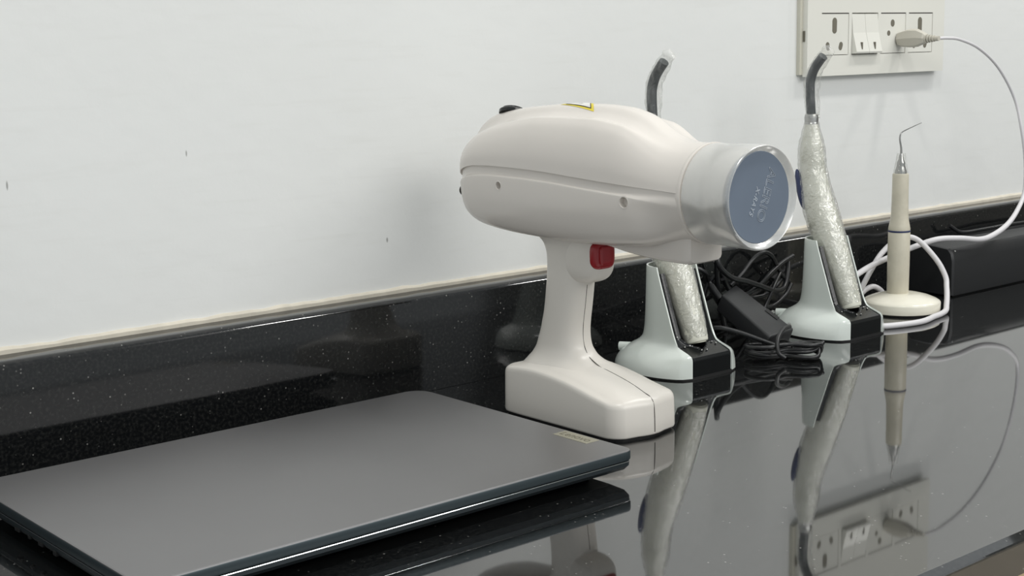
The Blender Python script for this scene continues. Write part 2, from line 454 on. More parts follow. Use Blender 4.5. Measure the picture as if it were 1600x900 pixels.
# chin under the cone
CH = [(-.005, .1450), (.020, .1420), (.030, .1400), (.045, .1375), (.055, .1358), (.075, .1338), (.095, .1328), (.1165, .1326), (.118, .1336)]
bm = bmesh.new(); rings = []
for i in range(33):
    u = -.005 + .123 * i / 32
    zb = interp(CH, u); hw = 0.0165 + 0.004 * max(0, (0.06 - u) / 0.06); zt = 0.152
    if i == 32: hw -= 0.001; zb += .0006
    r = 0.0032
    sec = [(-hw, zt), (-hw, zb + r), (-hw + r * .3, zb + r * .35), (-hw + r, zb), (0, zb - .0003), (hw - r, zb), (hw - r * .3, zb + r * .35), (hw, zb + r), (hw, zt)]
    rings.append([(x, -u, z) for x, z in sec])
loft(bm, rings)
obj('chin_bracket', bm, M['shell'], gun, angle=50)
# handle with flared foot and trigger guard
HN = [(.0300, -.012, .052, .0270, 3.2), (.0370, -.0170, .0470, .0262, 3.0), (.0405, -.0205, .0400, .0245, 2.8), (.0440, -.0248, .0330, .0218, 2.6), (.0490, -.0266, .0268, .0190, 2.5), (.0560, -.0270, .0224, .0170, 2.5),
      (.0700, -.0252, .0192, .0160, 2.5), (.0850, -.0222, .0184, .0158, 2.5), (.1000, -.0200, .0184, .0158, 2.5), (.1150, -.0182, .0188, .0158, 2.5),
      (.1260, -.0178, .0196, .0160, 2.5), (.1340, -.0184, .0220, .0166, 2.6), (.1390, -.0200, .0262, .0180, 2.7), (.1440, -.0220, .0330, .0210, 2.8), (.1480, -.0230, .0400, .0240, 2.8)]
HN_T = [[(h[0], h[k]) for h in HN] for k in range(1, 5)]
bm = bmesh.new(); rings = []
for i in range(60):
    z = .030 + .118 * i / 59
    cu, du, hw, n = [interp(t, z) for t in HN_T]
    rings.append([(superell(hw, du, n, k, 64)[0], -(cu + superell(hw, du, n, k, 64)[1]), z) for k in range(64)])
loft(bm, rings)
obj('handle', bm, M['shell_matt'], gun)
# rounded trigger guard on the front of the handle
def rounded(cx, cy, cz, a, b, c, n=4.0, nz=None, nu=48, nv=24):
    bm = bmesh.new(); nz = nz or n; rings = []
    for j in range(1, nv):
        ph = -PI / 2 + PI * j / nv
        cz_, rr = math.sin(ph), math.cos(ph)
        zz = math.copysign(abs(cz_) ** (2 / nz), cz_) * c; sc = abs(rr) ** (2 / nz)
        rings.append([(cx + superell(a, b, n, k, nu)[0] * sc, cy + superell(a, b, n, k, nu)[1] * sc, cz + zz) for k in range(nu)])
    loft(bm, rings); return bm
obj('trigger_guard', rounded(0, .0050, .1270, .0149, .0245, .0208, 3.6, 3.2), M['shell_matt'], gun)
trg = obj('trigger', rounded(-.0012, -.0158, .1285, .0112, .0050, .0108, 3.6, 3.6), M['red'], gun)
obj('finger_pad', rounded(-.0012, -.0206, .1285, .0068, .0016, .0070, 5, 5), M['red'], trg)
# battery base
OUT = []
def add_arc(cx, cu, r, a0, a1, n=10):
    for i in range(n + 1):
        a = math.radians(a0 + (a1 - a0) * i / n)
        OUT.append((cx + r * math.cos(a), cu + r * math.sin(a)))
hw = 0.0330
# start rear left, go along the back, right, front (slightly bowed), left
add_arc(-hw + .012, -.0675 + .012, .012, 180, 270)
add_arc(hw - .012, -.0675 + .012, .012, 270, 360)
for u in [-.045, -.036, -.027, -.018, -.009, 0, .009, .018, .027, .036]: OUT.append((hw + .0004, u))
add_arc(hw - .0145, .0500, .0150, 0, 68)
for x in [.013, .009, .005, .0012, .0, -.0012, -.005, -.009, -.013]: OUT.append((x, .0645 + .0040 * (1 - (x / .016) ** 2)))
add_arc(-hw + .0145, .0500, .0150, 112, 180)
for u in [.036, .027, .018, .009, 0, -.009, -.018, -.027, -.036, -.045]: OUT.append((-hw - .0004, u))
EDGE = [(-.066, .0365), (-.050, .0385), (-.030, .0398), (-.015, .0392), (.004, .0372), (.028, .0328), (.044, .0292), (.056, .0280), (.066, .0276)]
CROWN = [(-.066, .0375), (-.040, .0430), (-.010, .0468), (.014, .0428), (.044, .0362), (.056, .0322), (.063, .0297), (.070, .0280)]
def base_top(x, u):
    e = interp(EDGE, u); c = max(e, interp(CROWN, u)); k = min(1, abs(x) / .030)
    return e + (c - e) * (1 - k ** 2.2)
bm = bmesh.new(); rings = []
def ring(sc, zf): return [(x * sc, -(u * sc), zf(x * sc, u * sc)) for x, u in OUT]
rings.append(ring(.975, lambda x, u: .0018))
rings.append(ring(.997, lambda x, u: .0022))
rings.append(ring(1.004, lambda x, u: .0034))
rings.append(ring(1.002, lambda x, u: .0120))
rings.append([(x * .996, -u * .996, interp(EDGE, u) - .0045) for x, u in OUT])
rings.append([(x * .988, -u * .989, interp(EDGE, u) - .0022) for x, u in OUT])
rings.append([(x * .970, -u * .972, interp(EDGE, u) - .0006) for x, u in OUT])
rings.append([(x * .94, -u * .945, base_top(x * .94, u * .945)) for x, u in OUT])
for s in (.88, .8, .7, .6, .5, .4, .3, .2, .1, .02):
    rings.append([(x * s, -u * s, base_top(x * s, u * s)) for x, u in OUT])
loft(bm, rings)
obj('battery_base', bm, M['shell_matt'], gun, angle=60)
bm = bmesh.new(); loft(bm, [[(x * .965, -u * .965, z) for x, u in OUT] for z in (0.0, .0019)])
obj('foot_pad', bm, M['rubber'], gun)
# the mould seam running down the front of handle and base
pts = []
for z in [.104, .095, .085, .075, .065, .058, .052, .0485]:
    cu, du = interp(HN_T[0], z), interp(HN_T[1], z); pts.append((0, -(cu + du) + .00015, z))
for u in [.012, .020, .030, .040, .050, .058, .0640]: pts.append((0, -u, base_top(0, u) - .0001))
pts += [(0, -.0676, .0250), (0, -.0685, .018), (0, -.0688, .010), (0, -.0688, .004)]
cable('mould_seam', pts, 0.00032, M['gap'], gun, per=6, n=6)
# cone, inner ring, translucent cap with grey-blue end disc
def ylathe(prof, n=72, cap0=True, cap1=True, zc=.1811):
    bm = bmesh.new()
    loft(bm, [[(r * math.cos(2 * PI * k / n), -u, zc + r * math.sin(2 * PI * k / n)) for k in range(n)] for u, r in prof], True, cap0, cap1)
    return bm
obj('cone_flange', ylathe([(.119, .0330), (.1225, .0344), (.1240, .0347), (.1248, .0344), (.1250, .0330)]), M['shell'], gun, angle=60)
obj('cone', ylathe([(.1240, .0318), (.1420, .0312), (.1428, .0322), (.1450, .0322), (.1456, .0300), (.1580, .0296)]), M['shell_matt'], gun, angle=40)
cap = obj('cone_cap', ylathe([(.1262, .0342), (.1440, .0341), (.1445, .0345), (.1620, .0347), (.1650, .0350), (.1668, .0347), (.1674, .0340), (.1670, .0333), (.1650, .0316), (.1638, .0304)], cap0=False, cap1=False), M['cap'], gun, angle=60)
disc = obj('end_disc', ylathe([(.1600, .0300), (.1634, .0304), (.1640, .0300), (.1642, .01), (.1642, .001)]), M['disc'], gun, angle=30)
def disc_text(body, size, x, z, ang, **k):
    # stand the text up facing local -y, turned clockwise so it reads downwards
    m = Matrix.Translation((x, -.1643, .1811 + z)) @ Matrix.Rotation(PI / 2, 4, 'X') @ Matrix.Rotation(ang, 4, 'Z')
    text_mesh('lettering', body, size, M['emboss'], disc, m, **k)
disc_text('ALERIO', .0108, .0062, .0010, math.radians(-111), outline=.00016, space=1.02, extrude=0)
disc_text('X-RAYS', .0054, -.0052, -.0020, math.radians(-113), extrude=.00015, shear=.25, space=1.1)
# power button on the top rear
def on_top(x, u, off=0.0):
    h = bvh_up.ray_cast(Vector((x, -u, .35)), Vector((0, 0, -1)))
    return Vector((x, -u, h[0].z + off)), h[1] if h[1].z > 0 else -h[1]
p, nrm = on_top(.004, -.088)
q = nrm.to_track_quat('Z', 'Y').to_matrix().to_4x4(); q.translation = p
bm = lathe([(.0108, -.002), (.0108, .0004), (.0100, .0012), (.0086, .0014), (.0082, .0026), (.0066, .0032), (.001, .0034)], n=32); bmesh.ops.transform(bm, matrix=q, verts=bm.verts)
obj('power_button', bm, M['dark'], gun)
# yellow warning triangle label, laid on the curved top
def patch(tri, off, name, m, parent):
    bm = bmesh.new(); n = 10; grid = {}
    a, b, c = [Vector(t) for t in tri]
    for i in range(n + 1):
        for j in range(n + 1 - i):
            q = a + (b - a) * (i / n) + (c - a) * (j / n)
            grid[i, j] = bm.verts.new(on_top(q.x, q.y, off)[0])
    for i in range(n):
        for j in range(n - i):
            bm.faces.new((grid[i, j], grid[i + 1, j], grid[i, j + 1]))
            if j < n - i - 1: bm.faces.new((grid[i + 1, j], grid[i + 1, j + 1], grid[i, j + 1]))
    return obj(name, bm, m, parent)
def shrink(tri, s):
    c = sum((Vector(t) for t in tri), Vector((0, 0))) / 3
    return [c + (Vector(t) - c) * s for t in tri]
T0 = [(-.0050, -.0230), (-.0125, .0210), (.0080, -.0010)]
lab = patch(T0, .0003, 'warning_label', M['yellow'], gun)
patch(shrink(T0, .78), .0005, 'black_border', M['print'], lab)
patch(shrink(T0, .70), .0007, 'white_field', M['white_label'], lab)
mk = shrink(T0, .30); patch([mk[0], mk[0] * .2 + mk[1] * .5 + mk[2] * .3, mk[0] * .3 + mk[1] * .3 + mk[2] * .4], .0009, 'warning_mark', M['print'], lab)

# ------------------------------------------------------------------ laptop
LX0, LX1, LY0, LY1 = 0.297, 0.6465, 0.6435, 0.8775
lap = empty('laptop', ((LX0 + LX1) / 2, (LY0 + LY1) / 2, 0))
tag(lap, 'closed dark grey laptop lying flat on the worktop in front of the upstand', 'laptop')
LW, LD = (LX1 - LX0) / 2, (LY1 - LY0) / 2
def rr_out(hw, hd, r, n=8, rb=None):
    P = []
    rb = rb or r
    for cx, cy, a0, rad in ((hw, hd, 0, rb), (-hw, hd, 90, rb), (-hw, -hd, 180, r), (hw, -hd, 270, r)):
        for i in range(n + 1):
            a = math.radians(a0 + 90 * i / n)
            P.append((math.copysign(abs(cx) - rad, cx) + rad * math.cos(a), math.copysign(abs(cy) - rad, cy) + rad * math.sin(a)))
    return P
def slab(levels, r, rb=None):
    bm = bmesh.new()
    loft(bm, [[(x, y, z) for x, y in rr_out(LW - i, LD - i, max(r - i, .001), rb=rb and max(rb - i, .001))] for i, z in levels])
    return bm
lid = obj('lid', slab([(.0008, .0142), (.0002, .0146), (0, .0152), (0, .0196), (.0003, .0202)], .007, .016), M['lid_edge'], lap, angle=30)
obj('lid_cover', slab([(.0003, .0200), (.0005, .0206), (.0012, .0210)], .007, .016), M['lid'], lap, angle=20)
def base_levels(bm):
    L = [(.0010, 0, .0136), (.0008, 0, .0130), (.0010, .0, .0105), (.0030, .002, .0075), (.0080, .010, .0045), (.0120, .016, .0040)]
    rings = []
    for i, fr, z in L:
        ring = []
        for x, y in rr_out(LW - i, LD - i, max(.007 - i, .002)):
            if y < -LD * .9: y += fr * .6
            ring.append((x, y, z))
        rings.append(ring)
    loft(bm, rings); return bm
obj('base_case', base_levels(bmesh.new()), M['base'], lap, angle=20)
obj('polished_edge', slab([(.0009, .0130), (.0004, .0133), (.0006, .0137), (.0014, .0139)], .007), M['bright'], lap, angle=20)
obj('hinge_gap', slab([(.0030, .0136), (.0030, .0146)], .007), M['rubber'], lap)
for x in (-.14, .14):
    for y in (-.085, .09):
        bm = BX(x - .02, x + .02, y - .004, y + .004, 0, .0045, bev=.001); obj('rubber_foot', bm, M['rubber'], lap)
for y, w, z, h in ((.010, .0060, .0090, .0022), (.026, .0035, .0090, .0020), (-.010, .0045, .0090, .0030), (.044, .0070, .0090, .0022)):
    bm = BX(-LW - .0003 + .0008, -LW + .0060, y - w / 2, y + w / 2, z - h / 2, z + h / 2, bev=.0004); obj('side_port', bm, M['rubber'], lap)
npx, npy = LW - .0085, -LD + .0475
plate = obj('nameplate', BX(npx - .0060, npx + .0060, npy - .0165, npy + .0165, .0208, .0213, bev=.0002), M['nameplate'], lap, False)
text_mesh('lettering', 'Lenovo', .0095, M['nameprint'], plate, Matrix.Translation((npx, npy, .02132)) @ Matrix.Rotation(-PI / 2, 4, 'Z'), extrude=.00008)

# ------------------------------------------------------------------ curing light cradles
EP = [(.0, .0015), (.0, .0165), (.0016, .0200), (.0105, .0236), (.0175, .0266), (.0215, .0330), (.0300, .0560), (.0390, .0815), (.0418, .0890)]   # (v, z) front edge
W_Z = [(0, .0460), (.005, .0455), (.010, .0437), (.015, .0402), (.019, .0358), (.0225, .0308), (.0255, .0274), (.030, .0258), (.040, .0252), (.095, .0250)]
B_Z = [(0, .0600), (.005, .0590), (.010, .0562), (.015, .0512), (.019, .0450), (.0225, .0385), (.0260, .0335), (.031, .0300), (.045, .0276), (.095, .0250)]
VE = [(0, 0), (.0165, 0), (.0200, .0016), (.0236, .0105), (.0266, .0175), (.0330, .0215), (.0560, .0300), (.0815, .0390), (.0925, .0425)]
def cradle_ring(z, inset=0.0, vc=.0435):
    W = interp(W_Z, z) - inset; B = interp(B_Z, z) - inset; ve = interp(VE, z)
    hw = .0250 - inset; half = []
    for i in range(13):                              # from the front edge to the widest point
        t = i / 12; v = ve + (vc - ve) * t
        x = hw + (W - hw) * math.sqrt(max(0, 1 - (1 - t) ** 2))
        half.append((x, v))
    for i in range(1, 15):                           # round the back
        a = PI / 2 * i / 14
        half.append((W * math.cos(a), vc + B * math.sin(a)))
    return [(-x, v, z) for x, v in half] + [(x, v, z) for x, v in reversed(half[:-1])]
def make_cradle():
    r = empty('curing_light_cradle', (0, 0, 0))
    bm = bmesh.new()
    zs = [.0015, .004, .007, .010, .013, .0165, .018, .020, .022, .0236, .025, .0266, .028, .030, .033, .037, .042, .050, .058, .066, .074, .082, .0885, .0908, .0920]
    rings = []
    for z in zs:
        rg = cradle_ring(z)
        if z > .0885:                                  # rounded top of the tower
            rg = [(x * (1 - (z - .0885) * 2), .0435 + (v - .0435) * (1 - (z - .0885) * 2), z) for x, v, _ in rg]
        rings.append(rg)
    loft(bm, rings, closed=False)
    sh = obj('shell', bm, M['white_gloss'], r, angle=75)
    md = sh.modifiers.new('t', 'SOLIDIFY'); md.thickness = .0015; md.offset = -1
    d = bpy.context.evaluated_depsgraph_get(); me = bpy.data.meshes.new_from_object(sh.evaluated_get(d)); sh.modifiers.clear(); sh.data = me
    for p in me.polygons: p.use_smooth = True
    me.set_sharp_from_angle(angle=math.radians(50))
    # black insert filling the shell, with the trough that holds the light
    path = [(.0006, .0018), (.0006, .0162), (.0020, .0185), (.0110, .0222), (.0178, .0250), (.0225, .0322), (.0310, .0555), (.0388, .0785), (.0413, .0860)]
    P = [Vector((a, b, 0)) for a, b in path]
    dense = []
    for a, b in zip(P[:-1], P[1:]):
        n = 14 if (b - a).length > .006 else 7
        dense += [a + (b - a) * (k / n) for k in range(n)]
    dense.append(P[-1])
    nx = 41; bm = bmesh.new(); g = []
    for k, p in enumerate(dense):
        row = []
        for i in range(nx):
            x = -.0232 + .0464 * i / (nx - 1)
            along = p.y
            # trough: rounded lower end at z ~ .021, opening upward
            hwid = .0165 if along > .0316 else .0165 * math.sqrt(max(0, min(1, (along - .0226) / .0090)))
            depth = 0
            if hwid > .0005 and abs(x) < hwid:
                depth = .019 * min(1, (hwid - abs(x)) / .0022) ** .6 * min(1, (along - .0224) / .0022)
            lip = .0016 * math.exp(-((abs(x) - hwid - .0012) / .0010) ** 2) if hwid > 0.001 else 0
            nv, nz = (-.94, .34) if along > .026 else (-.5, .86)
            row.append(bm.verts.new((x, p.x - nv * depth + nv * lip, p.y - nz * depth + nz * lip)))
        g.append(row)
    for a, b in zip(g[:-1], g[1:]):
        for i in range(nx - 1): bm.faces.new((a[i], a[i + 1], b[i + 1], b[i]))
    obj('insert', bm, M['dark'], r, angle=35)
    # little contact pins and sockets beside the trough
    for (x, v, z) in ((-.0175, .0165, .0252), (.0165, .0165, .0252), (.0185, .0135, .0240), (-.0050, .0085, .0220), (.0010, .0080, .0217), (-.0205, .0225, .0330)):
        bm = bmesh.new(); bmesh.ops.create_uvsphere(bm, u_segments=10, v_segments=6, radius=.0009, matrix=Matrix.Translation((x, v - .0003, z)))
        obj('contact_pin', bm, M['steel'], r)
    # dark base plate
    bm = bmesh.new(); loft(bm, [[(x, v, z) for x, v, _ in cradle_ring(0, .0012)] for z in (0, .0022)]); obj('base_plate', bm, M['rubber'], r)
    # small lead boss at the back left
    bm = bmesh.new(); tube(bm, [Vector((-.010, .086, .0145)), Vector((-.014, .0925, .0145)), Vector((-.0160, .0965, .0143))], .0040, 14); obj('lead_boss', bm, M['white_gloss'], r)
    return r

AX = [(.0185, .0262), (.0200, .0300), (.0325, .0614), (.0455, .0912), (.0575, .1215), (.0660, .1520), (.0685, .1770), (.0692, .2020)]     # (v, z) axis of the light's body
RAD = [(0, .0050), (.015, .0080), (.05, .0096), (.20, .0120), (.36, .0146), (.50, .0156), (.62, .0142), (.72, .0126), (.84, .0118), (.93, .0088), (1.0, .0062)]
def make_light(seed):
    r = empty('curing_light', (0, 0, 0))
    rnd = random.Random(seed)
    ax = catmull([(0, v, z) for v, z in AX], 10)
    bm = bmesh.new(); tube(bm, ax, lambda t: interp(RAD, t) * .97, 32); obj('body', bm, M['white_dev'], r, angle=60)
    # crumpled film wrapped round the body
    bm = bmesh.new(); tube(bm, catmull([(0, v, z) for v, z in AX[1:]] , 14), lambda t: interp(RAD, .07 + t * .93) + .0006, 56)
    off = Vector((rnd.random() * 9, rnd.random() * 9, 0))
    bm.normal_update()
    for v in bm.verts:
        p = v.co * 95 + off
        w = noise.noise(Vector((p.x * 1.6 + p.z * .5, p.y * 1.6, p.z * .55)))
        w2 = noise.noise(Vector((v.co.x * 330, v.co.y * 330, v.co.z * 160)) + off)
        v.co += v.normal * ((1 - abs(w) * 2) ** 2 * .0009 + abs(w2) * .0008)
    obj('film_wrap', bm, M['film'], r, angle=25)
    obj('collar', lathe([(.0066, .2005), (.0068, .2070), (.0060, .2100), (.0052, .2105)], 0, .0693, 32), M['silver'], r, angle=40)
    rod = catmull([(0, .0695, .208), (0, .0706, .2200), (0, .0714, .2320), (0, .0708, .2430), (0, .0668, .2530), (0, .0605, .2610), (0, .0565, .2652)], 8)
    bm = bmesh.new(); tube(bm, rod, .0045, 24); obj('light_guide', bm, M['rod'], r, angle=60)
    # loose clear sleeve over the light guide, bunched beyond its tip
    sl = catmull([(0, .0692, .206), (.0, .0702, .2200), (0, .0708, .2330), (0, .0700, .2440), (0, .0655, .2545), (0, .0590, .2630), (0, .0535, .2690), (0, .0505, .2725)], 10)
    bm = bmesh.new(); tube(bm, sl, lambda t: interp([(0, .0064), (.3, .0072), (.6, .0068), (.85, .0056), (.95, .0062), (1, .0034)], t), 28)
    bm.normal_update()
    for v in bm.verts:
        w = noise.noise(Vector((v.co.x * 300, v.co.y * 300, v.co.z * 110)) + off)
        v.co += v.normal * (w * .0022) + Vector((0, -.0012, 0))
    obj('sleeve', bm, M['film_thin'], r, angle=25)
    # oval key on the rear of the body
    p = ax[40]; bm = bmesh.new()
    bmesh.ops.create_uvsphere(bm, u_segments=20, v_segments=12, radius=1, matrix=Matrix.Translation((-.0100, .0735, .1380)) @ Matrix.Rotation(math.radians(-14), 4, 'X') @ Matrix.Rotation(math.radians(-40), 4, 'Z') @ Matrix.Diagonal((.0040, .0045, .0200, 1)))
    obj('side_key', bm, M['ring'], r)
    return r
spots = ((.9035, .8055), (1.1247, .8085))
cl = ('white curing light cradle with black front, nearer the x-ray machine', 'white curing light cradle with black front, beside the round cream scaler stand')
ll = ('film-wrapped white dental curing light standing behind the x-ray machine cone', 'film-wrapped white dental curing light standing below the wall sockets')
for i, (x, y) in enumerate(spots):
    c = make_cradle(); c.location = (x, y, 0); tag(c, cl[i], 'charging cradle', 'curing light cradles on the worktop')
    l = make_light(11 + i * 7); l.location = (x, y, 0); tag(l, ll[i], 'dental curing light', 'curing lights in their cradles')

# ------------------------------------------------------------------ scaler and its round stand
SX, SYY = 1.261, .864
st = empty('scaler_stand', (SX, SYY, 0)); tag(st, 'round glossy cream stand holding the upright dental scaler', 'stand')
obj('base', lathe([(.0380, .0014), (.0392, .0022), (.0394, .0105), (.0388, .0118), (.0360, .0136), (.0290, .0165), (.0200, .0188), (.0130, .0196), (.0120, .0196)], n=80), M['cream'], st, angle=40)
obj('foot_pad', lathe([(.0370, 0), (.0372, .0016)], n=64), M['rubber'], st)
sc = empty('ultrasonic_scaler', (SX - .0022, SYY + .0035, .0196)); tag(sc, 'slim cream dental scaler handpiece with a bent steel tip, upright on its round stand', 'dental scaler')
Z0 = .0196
def P(*a): return [(r, z - Z0) for r, z in a]
obj('lower_body', lathe(P((.0108, .0196), (.0111, .021), (.0113, .050), (.0112, .0826), (.0109, .0832)), n=40), M['cream_wrap'], sc, angle=50)
obj('ring', lathe(P((.0110, .0832), (.0114, .0835), (.0114, .0848), (.0110, .0851)), n=40), M['ring'], sc, angle=50)
obj('upper_body', lathe(P((.0110, .0851), (.0112, .0862), (.0104, .0905), (.0093, .0960), (.0088, .1010), (.0084, .1200), (.0083, .1420), (.0080, .1432), (.0070, .1436)), n=40), M['cream_wrap'], sc, angle=50)
obj('steel_neck', lathe(P((.0062, .1434), (.0060, .1460), (.0045, .1505), (.0040, .1530), (.0043, .1540), (.0036, .1560), (.0026, .1580), (.0022, .1620), (.0014, .1640)), n=28), M['steel'], sc, angle=40)
obj('clear_shroud', lathe(P((.0076, .1434), (.0070, .1480), (.0054, .1560), (.0044, .1640)), n=36, cap=False), M['film_thin'], sc, angle=60)
bm = bmesh.new(); tube(bm, catmull([(0, 0, .1620 - Z0), (-.0004, .0002, .1700 - Z0), (-.0016, .0010, .1780 - Z0), (-.0013, .0008, .1830 - Z0), (.0010, -.0006, .1862 - Z0), (.0070, -.0090, .1915 - Z0), (.0115, -.0155, .1952 - Z0)], 8), lambda t: .0012 - .0009 * t, 10)
obj('tip', bm, M['steel'], sc, angle=60)

# white scaler cord: rises from behind, hooks over and runs round the front of the stand
wc = cable('white_scaler_cord', [(1.2800, .9090, .0030), (1.2900, .9080, .0100), (1.2790, .9110, .0180), (1.2660, .9120, .0165), (1.2540, .9110, .0120), (1.2430, .9080, .0120), (1.2440, .9020, .0220), (1.2560, .8990, .0400), (1.2760, .9000, .0560), (1.2960, .8940, .0690),
                              (1.3108, .8820, .0690), (1.3227, .8650, .0480), (1.3262, .8550, .0300), (1.3200, .8490, .0200), (1.3080, .8405, .0125),
                              (1.2930, .8310, .0070), (1.2770, .8215, .0040), (1.2600, .8165, .0031), (1.2450, .8140, .0030), (1.2150, .8080, .0030), (1.1850, .8140, .0030), (1.1650, .8250, .0030), (1.1640, .8450, .0030)], .0029, M['cable'], None, per=8)
tag(wc, 'white cord looping beside the round cream stand and curling round its front', 'cord')

# mains plug and its white lead
pw = empty('plug_and_lead', (1.3680, .949, .279)); tag(pw, 'white two-pin plug in the third wall socket with its long drooping lead', 'plug')
bm = bmesh.new(); rings = []
for yy, w, h, dz in ((-.0005, .0078, .0072, 0), (-.0040, .0084, .0085, 0), (-.0140, .0082, .0100, .0008), (-.0240, .0076, .0096, .0010), (-.0320, .0062, .0062, .0006), (-.0345, .0040, .0042, 0)):
    rings.append([(w * a, yy, dz + h * b) for a, b in ((1, 0), (.72, .82), (0, 1), (-.72, .82), (-1, 0), (-.72, -.82), (0, -1), (.72, -.82))])
loft(bm, rings); obj('plug_body', bm, M['plug'], pw, angle=25)
for k in range(5):
    bm = bmesh.new(); tube(bm, [Vector((0, -.0335 - k * .0030, 0)), Vector((0, -.0356 - k * .0030, 0))], .0048 - k * .0005, 16); obj('strain_relief', bm, M['plug'], pw, angle=40)
bm = bmesh.new(); tube(bm, [Vector((0, -.032, 0)), Vector((0, -.0500, 0))], .0026, 12); obj('relief_core', bm, M['plug'], pw, angle=40)
lead = [(1.3680, .9010, .2790), (1.3840, .8990, .2792), (1.4097, .9000, .2772), (1.4483, .9000, .2668), (1.4889, .9000, .2446), (1.5210, .8980, .2100), (1.5260, .8900, .1740), (1.5290, .8850, .1346), (1.5240, .8820, .1020), (1.4960, .8740, .0830), (1.4650, .8680, .0700), (1.4308, .8650, .0620),
        (1.4053, .8650, .0604), (1.3700, .8680, .0650), (1.3400, .8760, .0660), (1.3156, .8900, .0583), (1.2754, .8900, .0524), (1.2420, .8900, .0467), (1.2149, .8880, .0405), (1.1900, .8900, .0300), (1.1850, .9050, .0120), (1.2050, .9180, .0032)]
cable('lead', [Vector(p) - Vector((1.3680, .949, .279)) for p in lead], lambda t: .0017 + .0013 * min(1, max(0, (t - .25) / .25)), M['cable'], pw, per=10, n=12)

# ------------------------------------------------------------------ wall switchboard
sb = empty('wall_switchboard', (1.208, WY, .2425)); tag(sb, 'white wall switchboard with three sockets and a pair of rocker switches', 'switchboard')
SW, SH = .246, .155                      # size; its top runs out of the picture
def sbx(x0, x1, y0, y1, z0, z1, b=0.0): return BX(x0, x1, -y1, -y0, z0, z1, bev=b)
obj('back_box', sbx(-.0045, SW - .004, 0, .0045, .002, SH), M['switch_side'], sb, False)
# cover plate with four openings (built as strips)
MX = [.0232 + k * .0513 for k in range(4)]; MWd = .0462; MZ0, MZ1 = .0212, .0652
bm = bmesh.new()
xs = [0] + [v for m in MX for v in (m, m + MWd)] + [SW]
zs = [0, MZ0, MZ1, SH]
for j in range(3):
    for i in range(len(xs) - 1):
        if j == 1 and i % 2 == 1: continue
        box(bm, xs[i], xs[i + 1], -.0105, -.0045, zs[j], zs[j + 1])
bmesh.ops.remove_doubles(bm, verts=bm.verts, dist=.00001)
bad = [f for f in bm.faces if sum(1 for g in bm.faces if g is not f and (g.calc_center_median() - f.calc_center_median()).length < 1e-6) > 0]
bmesh.ops.delete(bm, geom=list(set(bad)), context='FACES')
obj('cover_plate', bm, M['switch'], sb, False)
obj('notch', sbx(-.0006, .0004, .0050, .0075, .036, .047), M['hole'], sb, False)
def slot(parent, x, z, w, h, ang=0.0):
    bm = bmesh.new()
    n = 24; rings = []
    for yy, s in ((-.00995, 1.0), (-.01015, 1.0)):
        ring = []
        for k in range(n):
            a = 2 * PI * k / n
            px, pz = math.cos(a) * w / 2, math.sin(a) * w / 2 + math.copysign((h - w) / 2, math.sin(a))
            ring.append((x + px * math.cos(ang) - pz * math.sin(ang), yy, z + px * math.sin(ang) + pz * math.cos(ang)))
        rings.append(ring)
    loft(bm, rings); return obj('pin_hole', bm, M['hole'], parent, False)
for k, mx in enumerate(MX):
    x0, x1 = mx + .0004, mx + MWd - .0004
    if k == 1:
        for s in range(2):
            a0 = x0 + s * (x1 - x0) / 2 + (.0002 if s else 0); a1 = x0 + (s + 1) * (x1 - x0) / 2 - (0 if s else .0002)
            bm = bmesh.new()
            rk = [(-.0045, MZ0 + .0008), (-.0165, MZ0 + .0012), (-.0172, MZ0 + .0030), (-.0120, MZ0 + .0230), (-.0100, MZ1 - .0012), (-.0045, MZ1 - .0008)]
            loft(bm, [[(a0, y, z) for y, z in rk], [(a1, y, z) for y, z in rk]])
            sw_ = obj('rocker_switch', bm, M['switch'], sb, False)
            cx = (a0 + a1) / 2 - .0008
            obj('on_mark', BX(cx - .0008, cx + .0008, -.0168, -.0140, MZ0 + .0055, MZ0 + .0130), M['hole'], sw_, False)
    else:
        so = obj('socket', sbx(x0, x1, .0045, .0100, MZ0 + .0007, MZ1 - .0010), M['switch'], sb, False)
        w, h = x1 - x0, MZ1 - MZ0
        obj('socket_gap', BX(x0, x1, -.0101, -.0095, MZ1 - .0011, MZ1 - .0003), M['gap'], so, False)
        if k in (0, 3):
            slot(so, x0 + w * .48, MZ0 + h * .70, .0078, .0165)
            slot(so, x0 + w * .24, MZ0 + h * .215, .0062, .0090, .35)
            slot(so, x0 + w * .72, MZ0 + h * .215, .0062, .0090, -.35)
        else:
            slot(so, x0 + w * .48, MZ0 + h * .745, .0070, .0078)
            slot(so, x0 + w * .33, MZ0 + h * .50, .0058, .0058)

# ------------------------------------------------------------------ long black case at the right
cs = empty('long_black_case', (1.55, .8985, 0)); tag(cs, 'long low matt black case lying against the upstand at the right', 'case')
def caseprof(x, s=1.0):
    return [(x, (-.0285) * s, .0016), (x, -.0292 * s, .006), (x, -.0290 * s, .040), (x, -.0270 * s, .0485), (x, -.0225 * s, .0535), (x, .0 , .0560), (x, .0225 * s, .0545), (x, .0270 * s, .050), (x, .0285 * s, .040), (x, .0285 * s, .0016)]
bm = bmesh.new(); loft(bm, [[(a, b * .94, c * .96 + .001) for a, b, c in caseprof(-.1870)], caseprof(-.1845), caseprof(.23), [(a, b * .94, c * .96 + .001) for a, b, c in caseprof(.2325)]])
obj('body', bm, M['dark_matt'], cs, angle=30)
obj('base_pad', BX(-.180, .225, -.025, .025, 0, .002), M['rubber'], cs, False)
bm = bmesh.new(); bmesh.ops.create_uvsphere(bm, u_segments=12, v_segments=8, radius=.0012, matrix=Matrix.Translation((-.1800, -.0262, .0500))); obj('rivet', bm, M['steel'], cs)
